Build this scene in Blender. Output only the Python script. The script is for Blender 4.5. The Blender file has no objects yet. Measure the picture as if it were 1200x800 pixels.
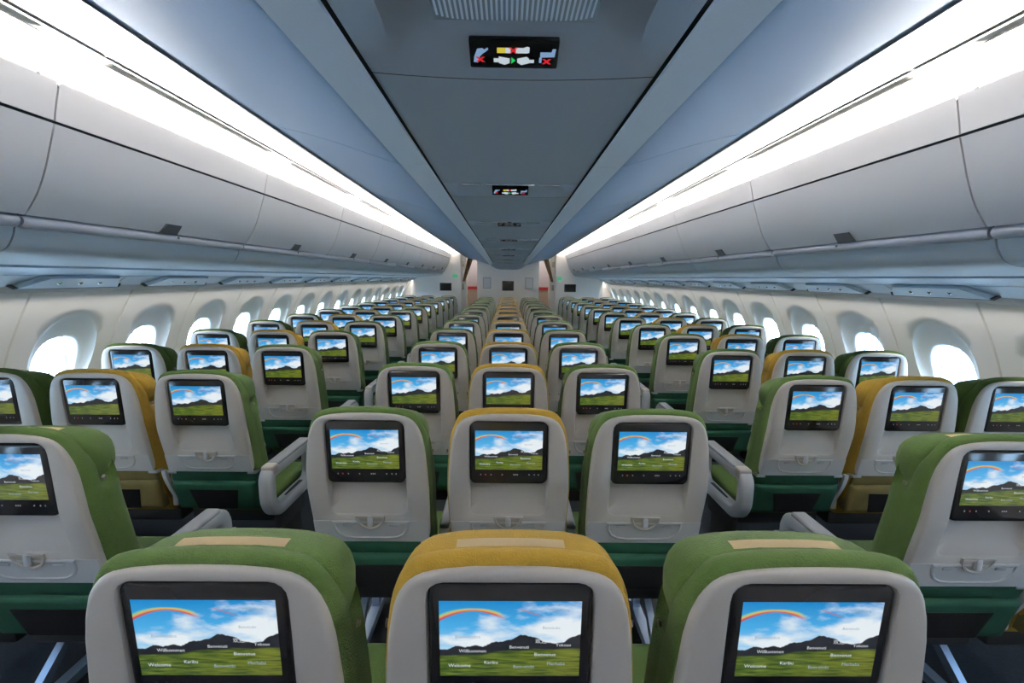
import bpy, bmesh, math, random
from math import pi, sin, cos, tan, atan2, radians, sqrt
from mathutils import Vector, Matrix, Euler

S = bpy.context.scene
COL = S.collection
random.seed(7)

# ------------------------------------------------------------------ camera
CAM_Z = 1.60
cd = bpy.data.cameras.new('camera'); cam = bpy.data.objects.new('camera', cd); COL.objects.link(cam)
cd.sensor_width = 36.0; cd.lens = 533.0 / 1200 * 36.0; cd.clip_start = 0.02; cd.clip_end = 200
PITCH, YAW, ROLL = radians(7.93), radians(0.62), radians(0.65)
m = Matrix.Rotation(-YAW, 4, 'Z') @ Matrix.Rotation(pi / 2 - PITCH, 4, 'X') @ Matrix.Rotation(ROLL, 4, 'Z')
cam.matrix_world = Matrix.Translation((-0.0095, 0, CAM_Z)) @ m
S.camera = cam

# ------------------------------------------------------------------ sky, lights, exposure
w = bpy.data.worlds.new('sky'); S.world = w; w.use_nodes = True
bg = w.node_tree.nodes['Background']
bg.inputs[0].default_value = (0.44, 0.70, 1.0, 1); bg.inputs[1].default_value = 24.0
S.view_settings.view_transform = 'Standard'; S.view_settings.look = 'None'
S.view_settings.gamma = 1.0; S.view_settings.exposure = 0.0; S.view_settings.use_curve_mapping = False

def area(name, loc, rot, sx, sy, power, color=(1, 1, 1), spread=180):
    l = bpy.data.lights.new(name, 'AREA'); l.shape = 'RECTANGLE'; l.size = sx; l.size_y = sy
    l.energy = power; l.color = color; l.spread = radians(spread)
    o = bpy.data.objects.new(name, l); COL.objects.link(o); o.location = loc; o.rotation_euler = rot
    return o
Y0, Y1 = -0.9, 11.9                     # cabin from behind the camera to the front bulkhead
for s in (-1, 1):                       # LED strips lying on top of the side bins, washing the cove
    area('cove_led_strip', (s * 1.490, (Y0 + Y1) / 2, 2.202), Euler((0, pi - s * radians(38), 0)), 0.03, Y1 - Y0 - .1, 800, (1.0, 0.955, 0.91), 138)
    area('wall_wash_strip', (s * 2.452, (Y0 + Y1) / 2, 1.521), Euler((0, -s * radians(14), 0)), 0.014, Y1 - Y0 - .1, 36, (1.0, 0.95, 0.88), 84)

# ------------------------------------------------------------------ helpers
def P(n, color, rough=0.5, metal=0.0, spec=0.5, emit=None, estr=1.0, coat=0.0, bump=None, trans=0.0, noise=None):
    mt = bpy.data.materials.new(n); mt.use_nodes = True
    nt = mt.node_tree; b = nt.nodes['Principled BSDF']
    b.inputs['Base Color'].default_value = (*color, 1); b.inputs['Roughness'].default_value = rough
    b.inputs['Metallic'].default_value = metal; b.inputs['Specular IOR Level'].default_value = spec
    b.inputs['Coat Weight'].default_value = coat; b.inputs['Transmission Weight'].default_value = trans
    if emit: b.inputs['Emission Color'].default_value = (*emit, 1); b.inputs['Emission Strength'].default_value = estr
    if noise or bump:
        tc = nt.nodes.new('ShaderNodeTexCoord')
    if noise:                                        # (scale, dark factor)
        nz = nt.nodes.new('ShaderNodeTexNoise'); nz.inputs['Scale'].default_value = noise[0]; nz.inputs['Detail'].default_value = 3
        nt.links.new(tc.outputs['Object'], nz.inputs['Vector'])
        mx = nt.nodes.new('ShaderNodeMix'); mx.data_type = 'RGBA'
        mx.inputs['A'].default_value = (*[c * noise[1] for c in color], 1); mx.inputs['B'].default_value = (*[min(1, c * (2 - noise[1])) for c in color], 1)
        nt.links.new(nz.outputs['Fac'], mx.inputs['Factor']); nt.links.new(mx.outputs['Result'], b.inputs['Base Color'])
    if bump:                                         # (scale, strength)
        v = nt.nodes.new('ShaderNodeTexVoronoi'); v.inputs['Scale'].default_value = bump[0]
        nt.links.new(tc.outputs['Object'], v.inputs['Vector'])
        bp = nt.nodes.new('ShaderNodeBump'); bp.inputs['Strength'].default_value = bump[1]; bp.inputs['Distance'].default_value = 0.002
        nt.links.new(v.outputs['Distance'], bp.inputs['Height']); nt.links.new(bp.outputs['Normal'], b.inputs['Normal'])
    return mt

def fabric(n, color, scale=300):
    """woven cloth: a diamond rib plus a little colour grain"""
    mt = P(n, color, 0.92, spec=0.15, bump=(scale, 0.55), noise=(60, 0.82))
    nt = mt.node_tree; b = nt.nodes['Principled BSDF']
    b.inputs['Sheen Weight'].default_value = 0.06; b.inputs['Sheen Roughness'].default_value = 0.5
    return mt

def link(name, me, mat=None, parent=None, kind=None):
    o = bpy.data.objects.new(name, me); COL.objects.link(o)
    if mat is not None and not me.materials: me.materials.append(mat)
    if parent is not None: o.parent = parent
    if kind: o['kind'] = kind
    return o

def tag(o, label, cat, group=None):
    o['label'] = label; o['category'] = cat
    if group: o['group'] = group
    return o

def thing(name, label, cat, loc=(0, 0, 0), group=None):
    o = bpy.data.objects.new(name, None); COL.objects.link(o); o.location = loc; o.empty_display_size = .1
    return tag(o, label, cat, group)

def finish(bm, name, smooth=35, recalc=True):
    if recalc: bmesh.ops.recalc_face_normals(bm, faces=bm.faces)
    me = bpy.data.meshes.new(name); bm.to_mesh(me); bm.free()
    if smooth:
        me.shade_smooth(); me.set_sharp_from_angle(angle=radians(smooth))
    return me

def add_loft(bm, rings, closed=True, cap0=True, cap1=True):
    vs = [[bm.verts.new(p) for p in r] for r in rings]
    n = len(rings[0])
    for a, b in zip(vs, vs[1:]):
        for i in range(n if closed else n - 1):
            j = (i + 1) % n
            try: bm.faces.new((a[i], a[j], b[j], b[i]))
            except ValueError: pass
    if cap0: bm.faces.new(list(reversed(vs[0])))
    if cap1: bm.faces.new(vs[-1])
    return vs

def loft(name, rings, closed=True, cap0=True, cap1=True, smooth=35):
    bm = bmesh.new(); add_loft(bm, rings, closed, cap0, cap1); return finish(bm, name, smooth)

def add_box(bm, x0, x1, y0, y1, z0, z1, r=0.0, seg=2, mat=None):
    t = bmesh.new(); bmesh.ops.create_cube(t, size=1.0)
    for v in t.verts:
        v.co = Vector(((x0 + x1) / 2 + v.co.x * (x1 - x0), (y0 + y1) / 2 + v.co.y * (y1 - y0), (z0 + z1) / 2 + v.co.z * (z1 - z0)))
    if r > 0: bmesh.ops.bevel(t, geom=list(t.edges), offset=r, segments=seg, affect='EDGES', profile=0.5, clamp_overlap=True)
    if mat is not None: bmesh.ops.transform(t, matrix=mat, verts=t.verts)
    mm = bpy.data.meshes.new('tmp'); t.to_mesh(mm); t.free(); bm.from_mesh(mm); bpy.data.meshes.remove(mm)

def box(name, x0, x1, y0, y1, z0, z1, r=0.0, seg=2, mat=None):
    bm = bmesh.new(); add_box(bm, x0, x1, y0, y1, z0, z1, r, seg, mat); return finish(bm, name)

def add_sweep(bm, path, sect, up=Vector((1, 0, 0)), closed=False):
    """sweep a 2-D section (u along `up`, v along the normal) along a path"""
    n = len(path); rings = []
    for i, p in enumerate(path):
        a = path[(i - 1) % n] if (closed or i > 0) else path[i]; b = path[(i + 1) % n] if (closed or i < n - 1) else path[i]
        t = (Vector(b) - Vector(a)).normalized(); nn = t.cross(up).normalized()
        rings.append([Vector(p) + up * u + nn * v for u, v in sect])
    if closed: rings.append(rings[0])
    vs = [[bm.verts.new(q) for q in r] for r in (rings[:-1] if closed else rings)]
    if closed: vs.append(vs[0])
    k = len(sect)
    for a, b in zip(vs, vs[1:]):
        for i in range(k):
            j = (i + 1) % k; bm.faces.new((a[i], a[j], b[j], b[i]))
    if not closed: bm.faces.new(list(reversed(vs[0]))); bm.faces.new(vs[-1])

def rrect(hw, z0, z1, r, n=5):
    """rounded rectangle in x,z"""
    pts = []
    for cx, cz, a0 in ((hw - r, z1 - r, 0), (-hw + r, z1 - r, 90), (-hw + r, z0 + r, 180), (hw - r, z0 + r, 270)):
        for i in range(n + 1):
            a = radians(a0 + 90 * i / n); pts.append((cx + r * cos(a), cz + r * sin(a)))
    return pts

def ray_poly(poly, c, ang):
    d = (cos(ang), sin(ang)); best = None; n = len(poly)
    for i in range(n):
        (ax, az), (bx, bz) = poly[i], poly[(i + 1) % n]
        ax -= c[0]; az -= c[1]; bx -= c[0]; bz -= c[1]
        ex, ez = bx - ax, bz - az; den = d[0] * ez - d[1] * ex
        if abs(den) < 1e-12: continue
        t = (ax * ez - az * ex) / den; u = (ax * d[1] - az * d[0]) / den
        if t > 0 and -1e-9 <= u <= 1 + 1e-9 and (best is None or t > best): best = t
    return (c[0] + d[0] * best, c[1] + d[1] * best)

def sstep(a, b, x):
    t = max(0, min(1, (x - a) / (b - a))); return t * t * (3 - 2 * t)
def lerp(a, b, t): return a + (b - a) * t
def interp(tab, x):
    if x <= tab[0][0]: return tab[0][1]
    for (a, va), (b, vb) in zip(tab, tab[1:]):
        if x <= b: return lerp(va, vb, (x - a) / (b - a))
    return tab[-1][1]

ORD = ['first', 'second', 'third', 'fourth', 'fifth', 'sixth', 'seventh', 'eighth', 'ninth', 'tenth', 'eleventh', 'twelfth', 'thirteenth', 'fourteenth', 'fifteenth', 'sixteenth', 'seventeenth', 'eighteenth']

# ------------------------------------------------------------------ materials
M = {}
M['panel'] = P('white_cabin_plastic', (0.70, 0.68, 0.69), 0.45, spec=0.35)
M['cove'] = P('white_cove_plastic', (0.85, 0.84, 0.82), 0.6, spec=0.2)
M['ceiling'] = P('daylight_tinted_ceiling_plastic', (0.74, 0.81, 0.89), 0.5, spec=0.3)  # white plastic; the blue of the window daylight is put into its colour
M['centre_door'] = P('daylight_tinted_centre_bin_plastic', (0.18, 0.31, 0.50), 0.42, spec=0.35)  # blue window light on the pale bin is mixed into this colour
M['belly'] = P('daylight_shaded_bin_underside', (0.45, 0.51, 0.56), 0.55, spec=0.3)  # underside colour carries the shade and the blue bounce from the windows
M['wall'] = P('warm_white_sidewall', (0.66, 0.65, 0.63), 0.5, spec=0.3)
M['speaker'] = P('blue_grey_speaker_cloth', (0.26, 0.31, 0.36), 0.8)
M['grille'] = P('grey_air_grille', (0.34, 0.32, 0.30), 0.6)
M['dark_gap'] = P('dark_gap', (0.03, 0.035, 0.04), 0.7)
M['trim_grey'] = P('grey_trim', (0.07, 0.075, 0.085), 0.5)
M['rail'] = P('satin_bin_rail', (0.44, 0.46, 0.52), 0.28, spec=0.6)
M['latch'] = P('dark_grey_latch', (0.10, 0.10, 0.11), 0.4)
M['psu'] = P('daylight_tinted_service_panel', (0.42, 0.54, 0.66), 0.32, spec=0.5)  # daylight blue from the windows is painted into the panel colour
M['carpet'] = P('dark_carpet', (0.02, 0.024, 0.03), 0.95, spec=0.05, noise=(90, 0.6), bump=(300, 0.4))
M['crown'] = P('dark_lining', (0.05, 0.05, 0.055), 0.9)
M['shell'] = P('warm_white_seat_shell', (0.47, 0.437, 0.40), 0.42, spec=0.35)
M['tray'] = P('cool_white_tray', (0.49, 0.485, 0.48), 0.4, spec=0.4)
M['slot'] = P('grey_slot', (0.36, 0.37, 0.38), 0.5)
M['cup'] = P('beige_latch_recess', (0.44, 0.39, 0.31), 0.5)
M['bezel'] = P('glossy_black_bezel', (0.010, 0.010, 0.011), 0.12, spec=0.3)
M['mesh'] = P('black_mesh', (0.006, 0.006, 0.007), 0.9, spec=0.1, bump=(400, 0.5))
M['arm'] = P('white_armrest', (0.58, 0.58, 0.59), 0.4, spec=0.4)
M['pad'] = P('grey_arm_pad', (0.20, 0.21, 0.23), 0.6)
M['metal'] = P('brushed_metal', (0.55, 0.58, 0.63), 0.35, metal=0.9)
M['legm'] = P('blue_grey_leg_metal', (0.36, 0.46, 0.62), 0.4, metal=0.5)
M['rivet'] = P('grey_rivet', (0.16, 0.14, 0.12), 0.4, metal=0.3)
M['velcro'] = P('tan_hook_strip', (0.46, 0.36, 0.22), 0.9, spec=0.1)
M['green'] = fabric('green_seat_cloth', (0.035, 0.066, 0.014))
M['yellow'] = fabric('ochre_seat_cloth', (0.32, 0.20, 0.026))
M['green_pocket'] = P('bottle_green_pocket', (0.008, 0.046, 0.027), 0.75, spec=0.2, noise=(14, 0.7))
M['yellow_pocket'] = P('olive_pocket', (0.13, 0.108, 0.04), 0.75, spec=0.2, noise=(14, 0.7))
M['black'] = P('matt_black', (0.012, 0.012, 0.013), 0.6)
M['chrome'] = P('chrome', (0.75, 0.8, 0.85), 0.12, metal=1.0)
def emis(n, c, s=1.0):
    mt = bpy.data.materials.new(n); mt.use_nodes = True; nt = mt.node_tree; nt.nodes.clear()
    e = nt.nodes.new('ShaderNodeEmission'); o = nt.nodes.new('ShaderNodeOutputMaterial')
    e.inputs[0].default_value = (*c, 1); e.inputs[1].default_value = s; nt.links.new(e.outputs[0], o.inputs[0]); return mt
M['e_white'] = emis('lit_white', (0.52, 0.60, 0.65)); M['e_red'] = emis('lit_red', (0.60, 0.02, 0.03))
M['e_green'] = emis('lit_green', (0.02, 0.6, 0.12)); M['e_yellow'] = emis('lit_yellow', (0.60, 0.50, 0.06)); M['e_blue'] = emis('lit_pale_blue', (0.20, 0.33, 0.52))
M['e_dim'] = emis('lit_dim_white', (0.24, 0.26, 0.28)); M['e_word'] = emis('lit_screen_word', (0.62, 0.68, 0.70)); M['e_wordgrey'] = emis('lit_grey_word', (0.30, 0.38, 0.46))
M['e_exit'] = emis('lit_exit_green', (0.08, 0.42, 0.22), 0.8)
mt = bpy.data.materials.new('window_glass'); mt.use_nodes = True; nt = mt.node_tree; nt.nodes.clear()
g = nt.nodes.new('ShaderNodeBsdfGlossy'); g.inputs['Roughness'].default_value = 0.05; tr = nt.nodes.new('ShaderNodeBsdfTransparent'); tr.inputs[0].default_value = (0.95, 0.97, 0.98, 1)
mx = nt.nodes.new('ShaderNodeMixShader'); mx.inputs[0].default_value = 0.06; o = nt.nodes.new('ShaderNodeOutputMaterial')
nt.links.new(tr.outputs[0], mx.inputs[1]); nt.links.new(g.outputs[0], mx.inputs[2]); nt.links.new(mx.outputs[0], o.inputs[0]); M['glass'] = mt

def screen_material():
    """a picture of hills, a green field, clouds and a rainbow ribbon, from node maths on the screen's own uv"""
    mt = bpy.data.materials.new('seat_screen_picture'); mt.use_nodes = True; nt = mt.node_tree; N = nt.nodes; L = nt.links
    b = N['Principled BSDF']; b.inputs['Base Color'].default_value = (0.01, 0.01, 0.012, 1); b.inputs['Roughness'].default_value = 0.12
    uv = N.new('ShaderNodeUVMap'); sp = N.new('ShaderNodeSeparateXYZ'); L.new(uv.outputs[0], sp.inputs[0]); U, V = sp.outputs[0], sp.outputs[1]
    def math_(op, a, c=None, d=None):
        n = N.new('ShaderNodeMath'); n.operation = op
        for i, x in enumerate((a, c, d)):
            if x is None: continue
            if isinstance(x, (int, float)): n.inputs[i].default_value = x
            else: L.new(x, n.inputs[i])
        return n.outputs[0]
    def mixc(f, a, c):
        n = N.new('ShaderNodeMix'); n.data_type = 'RGBA'
        for k, x in (('Factor', f), ('A', a), ('B', c)):
            if isinstance(x, tuple): n.inputs[k].default_value = (*x, 1)
            elif isinstance(x, (int, float)): n.inputs[k].default_value = x
            else: L.new(x, n.inputs[k])
        return n.outputs['Result']
    def ramp(x, stops, interp_='LINEAR'):
        n = N.new('ShaderNodeValToRGB'); n.color_ramp.interpolation = interp_; e = n.color_ramp.elements
        while len(e) < len(stops): e.new(0.5)
        for k, (p, c) in enumerate(stops): e[k].position = p; e[k].color = (*c, 1) if isinstance(c, tuple) else (c, c, c, 1)
        L.new(x, n.inputs[0]); return n.outputs[0]
    def noise(sx, sy, scale, det, off=0):
        mp = N.new('ShaderNodeMapping'); mp.inputs['Scale'].default_value = (sx, sy, 1); mp.inputs['Location'].default_value = (off, off * .7, 0); L.new(uv.outputs[0], mp.inputs[0])
        n = N.new('ShaderNodeTexNoise'); n.inputs['Scale'].default_value = scale; n.inputs['Detail'].default_value = det; L.new(mp.outputs[0], n.inputs['Vector']); return n.outputs['Fac']
    def step(a, e, wd=0.012):      # 1 where a > e
        return math_('SMOOTHSTEP', a, None) if False else ramp(math_('MULTIPLY_ADD', math_('SUBTRACT', a, e), 1 / wd, 0.5), [(0, 0.0), (1, 1.0)])
    sky = ramp(V, [(0.36, (0.32, 0.62, 0.86)), (0.65, (0.07, 0.42, 0.80)), (1.0, (0.008, 0.25, 0.62))])
    cl = noise(1, 1.5, 3.4, 5, 1.3)
    # clouds thicker low in the sky and at the upper right
    bias = math_('ADD', math_('MULTIPLY', math_('SUBTRACT', 0.72, V), 0.55), math_('MULTIPLY', math_('SUBTRACT', U, 0.55), 0.30))
    c2 = ramp(math_('ADD', cl, bias), [(0.42, 0.0), (0.66, 1.0)])
    sky = mixc(c2, sky, (0.80, 0.87, 0.91))
    # rainbow ribbon, two pieces
    r1 = math_('SUBTRACT', V, math_('SUBTRACT', 0.885, math_('MULTIPLY', math_('POWER', math_('SUBTRACT', U, 0.24), 2), 1.9)))
    rb = ramp(math_('MULTIPLY_ADD', r1, 11, 0.5), [(0.1, (0.55, 0.02, 0.08)), (0.35, (0.7, 0.08, 0.05)), (0.55, (0.85, 0.5, 0.05)), (0.8, (0.25, 0.6, 0.25))])
    wd = math_('MULTIPLY_ADD', math_('ABSOLUTE', math_('SUBTRACT', U, 0.24)), 0.10, 0.020)
    rm = math_('MULTIPLY', ramp(math_('MULTIPLY_ADD', math_('SUBTRACT', wd, math_('ABSOLUTE', r1)), 60, 0.3), [(0, 0.0), (1, 1.0)]), ramp(U, [(0.40, 1.0), (0.47, 0.0)]))
    sky = mixc(math_('MULTIPLY', rm, 0.9), sky, rb)
    r2 = math_('SUBTRACT', V, math_('SUBTRACT', 0.90, math_('MULTIPLY', math_('SUBTRACT', U, 0.56), 0.62)))
    m2 = math_('MULTIPLY', ramp(math_('MULTIPLY_ADD', math_('SUBTRACT', 0.010, math_('ABSOLUTE', r2)), 70, 0.3), [(0, 0.0), (1, 1.0)]),
               math_('MULTIPLY', ramp(U, [(0.55, 0.0), (0.58, 1.0)]), ramp(U, [(0.68, 1.0), (0.74, 0.0)])))
    sky = mixc(math_('MULTIPLY', m2, 0.75), sky, (0.6, 0.12, 0.14))
    # hills
    hp = [(0, .355), (.08, .375), (.13, .415), (.18, .385), (.25, .415), (.31, .40), (.37, .455), (.45, .47), (.52, .51), (.57, .565), (.62, .55), (.70, .505), (.76, .455), (.83, .44), (.88, .465), (.95, .54), (1, .57)]
    hill = ramp(U, [(p, v) for p, v in hp])
    hs = N.new('ShaderNodeSeparateColor'); L.new(hill, hs.inputs[0])
    hh = math_('ADD', hs.outputs[0], math_('MULTIPLY', math_('SUBTRACT', noise(14, 3, 1.5, 3), 0.5), 0.06))
    pic = mixc(step(hh, V), sky, mixc(noise(3, 3, 3, 3, 4), (0.006, 0.008, 0.014), (0.025, 0.028, 0.032)))
    # field
    fl = ramp(U, [(0, .27), (.3, .29), (.5, .345), (.8, .36), (1, .375)]); fs = N.new('ShaderNodeSeparateColor'); L.new(fl, fs.inputs[0])
    ff = math_('ADD', fs.outputs[0], math_('MULTIPLY', math_('SUBTRACT', noise(4, 6, 2, 2, 2), 0.5), 0.05))
    g0 = ramp(U, [(0, (0.010, 0.060, 0.008)), (0.45, (0.055, 0.095, 0.008)), (1, (0.13, 0.135, 0.012))])
    g1 = mixc(ramp(noise(3, 22, 2.2, 4, 6), [(0.3, 0.0), (0.75, 1.0)]), g0, (0.20, 0.27, 0.03))
    g1 = mixc(ramp(noise(2.4, 14, 2.0, 3, 9), [(0.38, 0.75), (0.55, 0.0)]), g1, (0.015, 0.045, 0.008))
    pic = mixc(step(ff, V, 0.03), pic, g1)
    L.new(pic, b.inputs['Emission Color']); b.inputs['Emission Strength'].default_value = 0.95
    return mt
M['screen'] = screen_material()

# ------------------------------------------------------------------ cabin shell (setting)
WALLX = [(0, 2.62), (.3, 2.74), (.6, 2.79), (.9, 2.77), (1.1, 2.71), (1.3, 2.62), (1.5, 2.51), (1.6, 2.45)]
def wx(z):   # smooth
    return (interp(WALLX, z - .08) + interp(WALLX, z) + interp(WALLX, z + .08)) / 3
SL = 0.0146
def prof_pt(p, y):
    return (p[0], p[1] - (SL * y * p[2] if len(p) > 2 else 0))
def panel(name, prof, y0, y1, t, s=1, ny=1, smooth=40, grooves=0.0):
    """a moulded panel: a cross-section polyline (x, z, slope) given thickness t away from the cabin, from y0 to y1"""
    rings = []
    for k in range(ny + 1):
        y = lerp(y0, y1, k / ny); pts = [prof_pt(p, y) for p in prof]; n = len(pts); back = []
        for i in range(n):
            a = pts[max(0, i - 1)]; b = pts[min(n - 1, i + 1)]; dx, dz = b[0] - a[0], b[1] - a[1]; l = sqrt(dx * dx + dz * dz)
            back.append((pts[i][0] - dz / l * t, pts[i][1] + dx / l * t))
        ring = [Vector((s * x, y, z)) for x, z in pts] + [Vector((s * x, y, z)) for x, z in reversed(back)]
        rings.append(ring)
    return loft(name, rings, True, True, True, smooth)
def smooth_prof(pts, n=6):
    """Catmull-Rom through (x,z[,slope])"""
    q = [tuple(p) + (0,) * (3 - len(p)) for p in pts]; out = []
    for i in range(len(q) - 1):
        p0 = q[max(0, i - 1)]; p1 = q[i]; p2 = q[i + 1]; p3 = q[min(len(q) - 1, i + 2)]
        for k in range(n):
            t = k / n; out.append(tuple(0.5 * (2 * b + (c - a) * t + (2 * a - 5 * b + 4 * c - d) * t * t + (3 * b - a - 3 * c + d) * t ** 3) for a, b, c, d in zip(p0, p1, p2, p3)))
    out.append(q[-1]); return out

fl = link('floor', box('floor', -2.75, 2.75, Y0 - .3, 14.2, -.06, 0), M['carpet'], kind='structure')
# outer lining above the wall tops, closing the cabin
cr = smooth_prof([(2.75, 1.35), (2.62, 1.62), (2.45, 2.0), (1.9, 2.45), (1.0, 2.62), (0, 2.66)], 4)
cr = cr + [(-p[0], p[1], 0) for p in reversed(cr[:-1])]
crown = link('ceiling', panel('ceiling', list(reversed(cr)), Y0 - .3, 14.2, -.04), M['crown'], kind='structure')
rear = link('wall_rear', box('wall_rear', -2.9, 2.9, Y0 - .1, Y0, 0, 2.7), M['panel'], kind='structure')

WIN_P, WIN_0, WIN_I0, WIN_N = 0.65, 2.75, -5, 19
wy = [WIN_0 + WIN_P * (WIN_I0 + i) for i in range(WIN_N)]
def window_bay():
    """one sidewall bay around y=0 with a moulded oval recess and the window opening, right hand side"""
    zc, zt, zb = 1.06, 1.505, 0.72; hy = WIN_P / 2
    N_ = 56; angs = []
    corner = [atan2(zt - zc, hy), pi - atan2(zt - zc, hy), pi + atan2(zc - zb, hy), 2 * pi - atan2(zc - zb, hy)]
    angs = sorted([2 * pi * i / N_ for i in range(N_)] + corner)
    rect = [(-hy, zb), (hy, zb), (hy, zt), (-hy, zt)]
    def sup(cy, cz, a, b, e):
        return [(cy + a * (abs(cos(t)) ** (2 / e)) * (1 if cos(t) >= 0 else -1), cz + b * (abs(sin(t)) ** (2 / e)) * (1 if sin(t) >= 0 else -1)) for t in [2 * pi * k / 180 for k in range(180)]]
    hole = sup(0, 1.045, .138, .172, 2.6); rim = sup(0, 1.105, .205, .262, 2.15)
    rings = []; c = (0, zc)
    def ring(fn, dep):
        r = []
        for a in angs:
            y, z = fn(a); r.append(Vector((wx(z) + dep, y, z)))
        return r
    R = lambda a: ray_poly(rect, c, a); E = lambda a: ray_poly(rim, c, a); H = lambda a: ray_poly(hole, c, a)
    mixf = lambda f, g_, t: (lambda a: tuple(lerp(p, q, t) for p, q in zip(f(a), g_(a))))
    rings.append(ring(R, .012))
    rings.append(ring(mixf(R, lambda a: c, .022), 0))
    for t in (.4, .75): rings.append(ring(mixf(R, E, t), 0))
    rings.append(ring(E, 0)); rings.append(ring(mixf(E, H, .05), .008))
    for t, d in ((.3, .022), (.65, .034), (.90, .041), (.97, .045)): rings.append(ring(mixf(E, H, t), d))
    rings.append(ring(H, .052)); rings.append(ring(H, .085)); rings.append(ring(H, .110))
    bm = bmesh.new(); add_loft(bm, rings, True, False, False); return bm, [H(a) for a in angs]
bmr, hole_pts = window_bay()
me_bay = {1: finish(bmr, 'sidewall_panel', 50, False)}
bml, _ = window_bay()
for v in bml.verts: v.co.x *= -1
me_bay[-1] = finish(bml, 'sidewall_panel', 50, False)
for s in (1, -1):
    me = me_bay[s]; me.materials.append(M['wall'])
    bm = bmesh.new(); bm.from_mesh(me); bm.normal_update()
    f = max(bm.faces, key=lambda f: f.calc_area())
    if f.normal.x * s > 0: bmesh.ops.reverse_faces(bm, faces=bm.faces)
    bm.to_mesh(me); bm.free()
# window frame ring and pane
bm = bmesh.new()
xw = wx(1.045) + .103
def ringx(k, x): return [Vector((x, p[0] * k, 1.045 + (p[1] - 1.045) * k)) for p in hole_pts]
add_loft(bm, [ringx(1.02, xw - .005), ringx(.93, xw - .005), ringx(.93, xw + .02), ringx(1.02, xw + .02)], True, False, False)
me_frame = finish(bm, 'window_frame', 40); me_frame.materials.append(M['cove'])
bm = bmesh.new(); vs = [bm.verts.new(p) for p in ringx(.96, xw + .012)]; bm.faces.new(vs); me_pane = finish(bm, 'pane', 0); me_pane.materials.append(M['glass'])
bm = bmesh.new(); add_box(bm, xw - .003, xw + .004, .02, .026, .90, 1.19, 0); me_shade = finish(bm, 'shade_track', 0); me_shade.materials.append(M['slot'])
for me0 in (me_frame, me_pane, me_shade): me0.use_fake_user = False
wn = 0
for s, side in ((-1, 'left'), (1, 'right')):
    wall = link('wall_' + side, panel('wall_' + side, [(wx(z), z) for z in (0, .1, .2, .3, .4, .5, .6, .7, .73)], Y0 - .2, 14.2, .02 * 1, s), M['wall'], kind='structure')
    top = link('top_panel', panel('top_panel', [(wx(1.50), 1.50), (2.505, 1.56), (2.49, 1.62), (2.45, 1.72)], Y0 - .2, 14.2, .02, s), M['wall'], wall)
    for y in wy:
        if y - WIN_P / 2 > 13: continue
        o = link('sidewall_panel', me_bay[s], None, wall); o.location.y = y
        wn += 1
        wo = link('window_%d' % wn, me_frame, kind='structure'); wo.location.y = y; wo.scale = (s, 1, 1)
        p_ = link('pane', me_pane, None, wo); t_ = link('shade_track', me_shade, None, wo)
    ye = wy[-1] + WIN_P / 2
    link('sidewall_panel', panel('sidewall_end', [(wx(z), z) for z in (.72, .9, 1.05, 1.2, 1.35, 1.505)], ye, 14.2, .02, s), M['wall'], wall)
    link('sidewall_panel', panel('sidewall_end', [(wx(z), z) for z in (.72, .9, 1.05, 1.2, 1.35, 1.505)], Y0 - .2, wy[0] - WIN_P / 2, .02, s), M['wall'], wall)
    bd = link('baseboard_' + side, panel('baseboard_' + side, [(2.55, 0), (2.60, .12), (2.66, .2)], Y0, 12, .015, s), M['trim_grey'], kind='structure')

# ------------------------------------------------------------------ side bins, rails, service panels, cove
joints = [-0.88, 1.57] + [1.57 + 1.28 * k for k in range(1, 9)]           # bin joints along the cabin
G = .0035
door_p = smooth_prof([(1.482, 2.078), (1.505, 2.010), (1.530, 1.937), (1.566, 1.86), (1.615, 1.790)], 4)
head_p = smooth_prof([(1.452, 2.203), (1.462, 2.165), (1.474, 2.118), (1.480, 2.088)], 3)
belly_p = smooth_prof([(1.655, 1.752), (1.668, 1.715), (1.705, 1.673), (1.80, 1.652), (1.95, 1.642), (2.10, 1.632)], 4)
rail_p = [(1.642 + .022 * cos(radians(a)), 1.772 + .0235 * sin(radians(a))) for a in range(0, 360, 24)]
psu_p = [(2.135, 1.622), (2.25, 1.603), (2.35, 1.587)]
slope_p = smooth_prof([(2.352, 1.585), (2.39, 1.563), (2.42, 1.545), (2.445, 1.529)], 3)
cove_o = smooth_prof([(1.545, 2.200), (1.50, 2.242), (1.42, 2.276), (1.305, 2.292, .35)], 5)[::-1]
cove_i = smooth_prof([(1.30, 2.292, .35), (1.20, 2.296, .6), (1.12, 2.290, .8), (1.055, 2.278, 1)], 4)[::-1]
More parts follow.
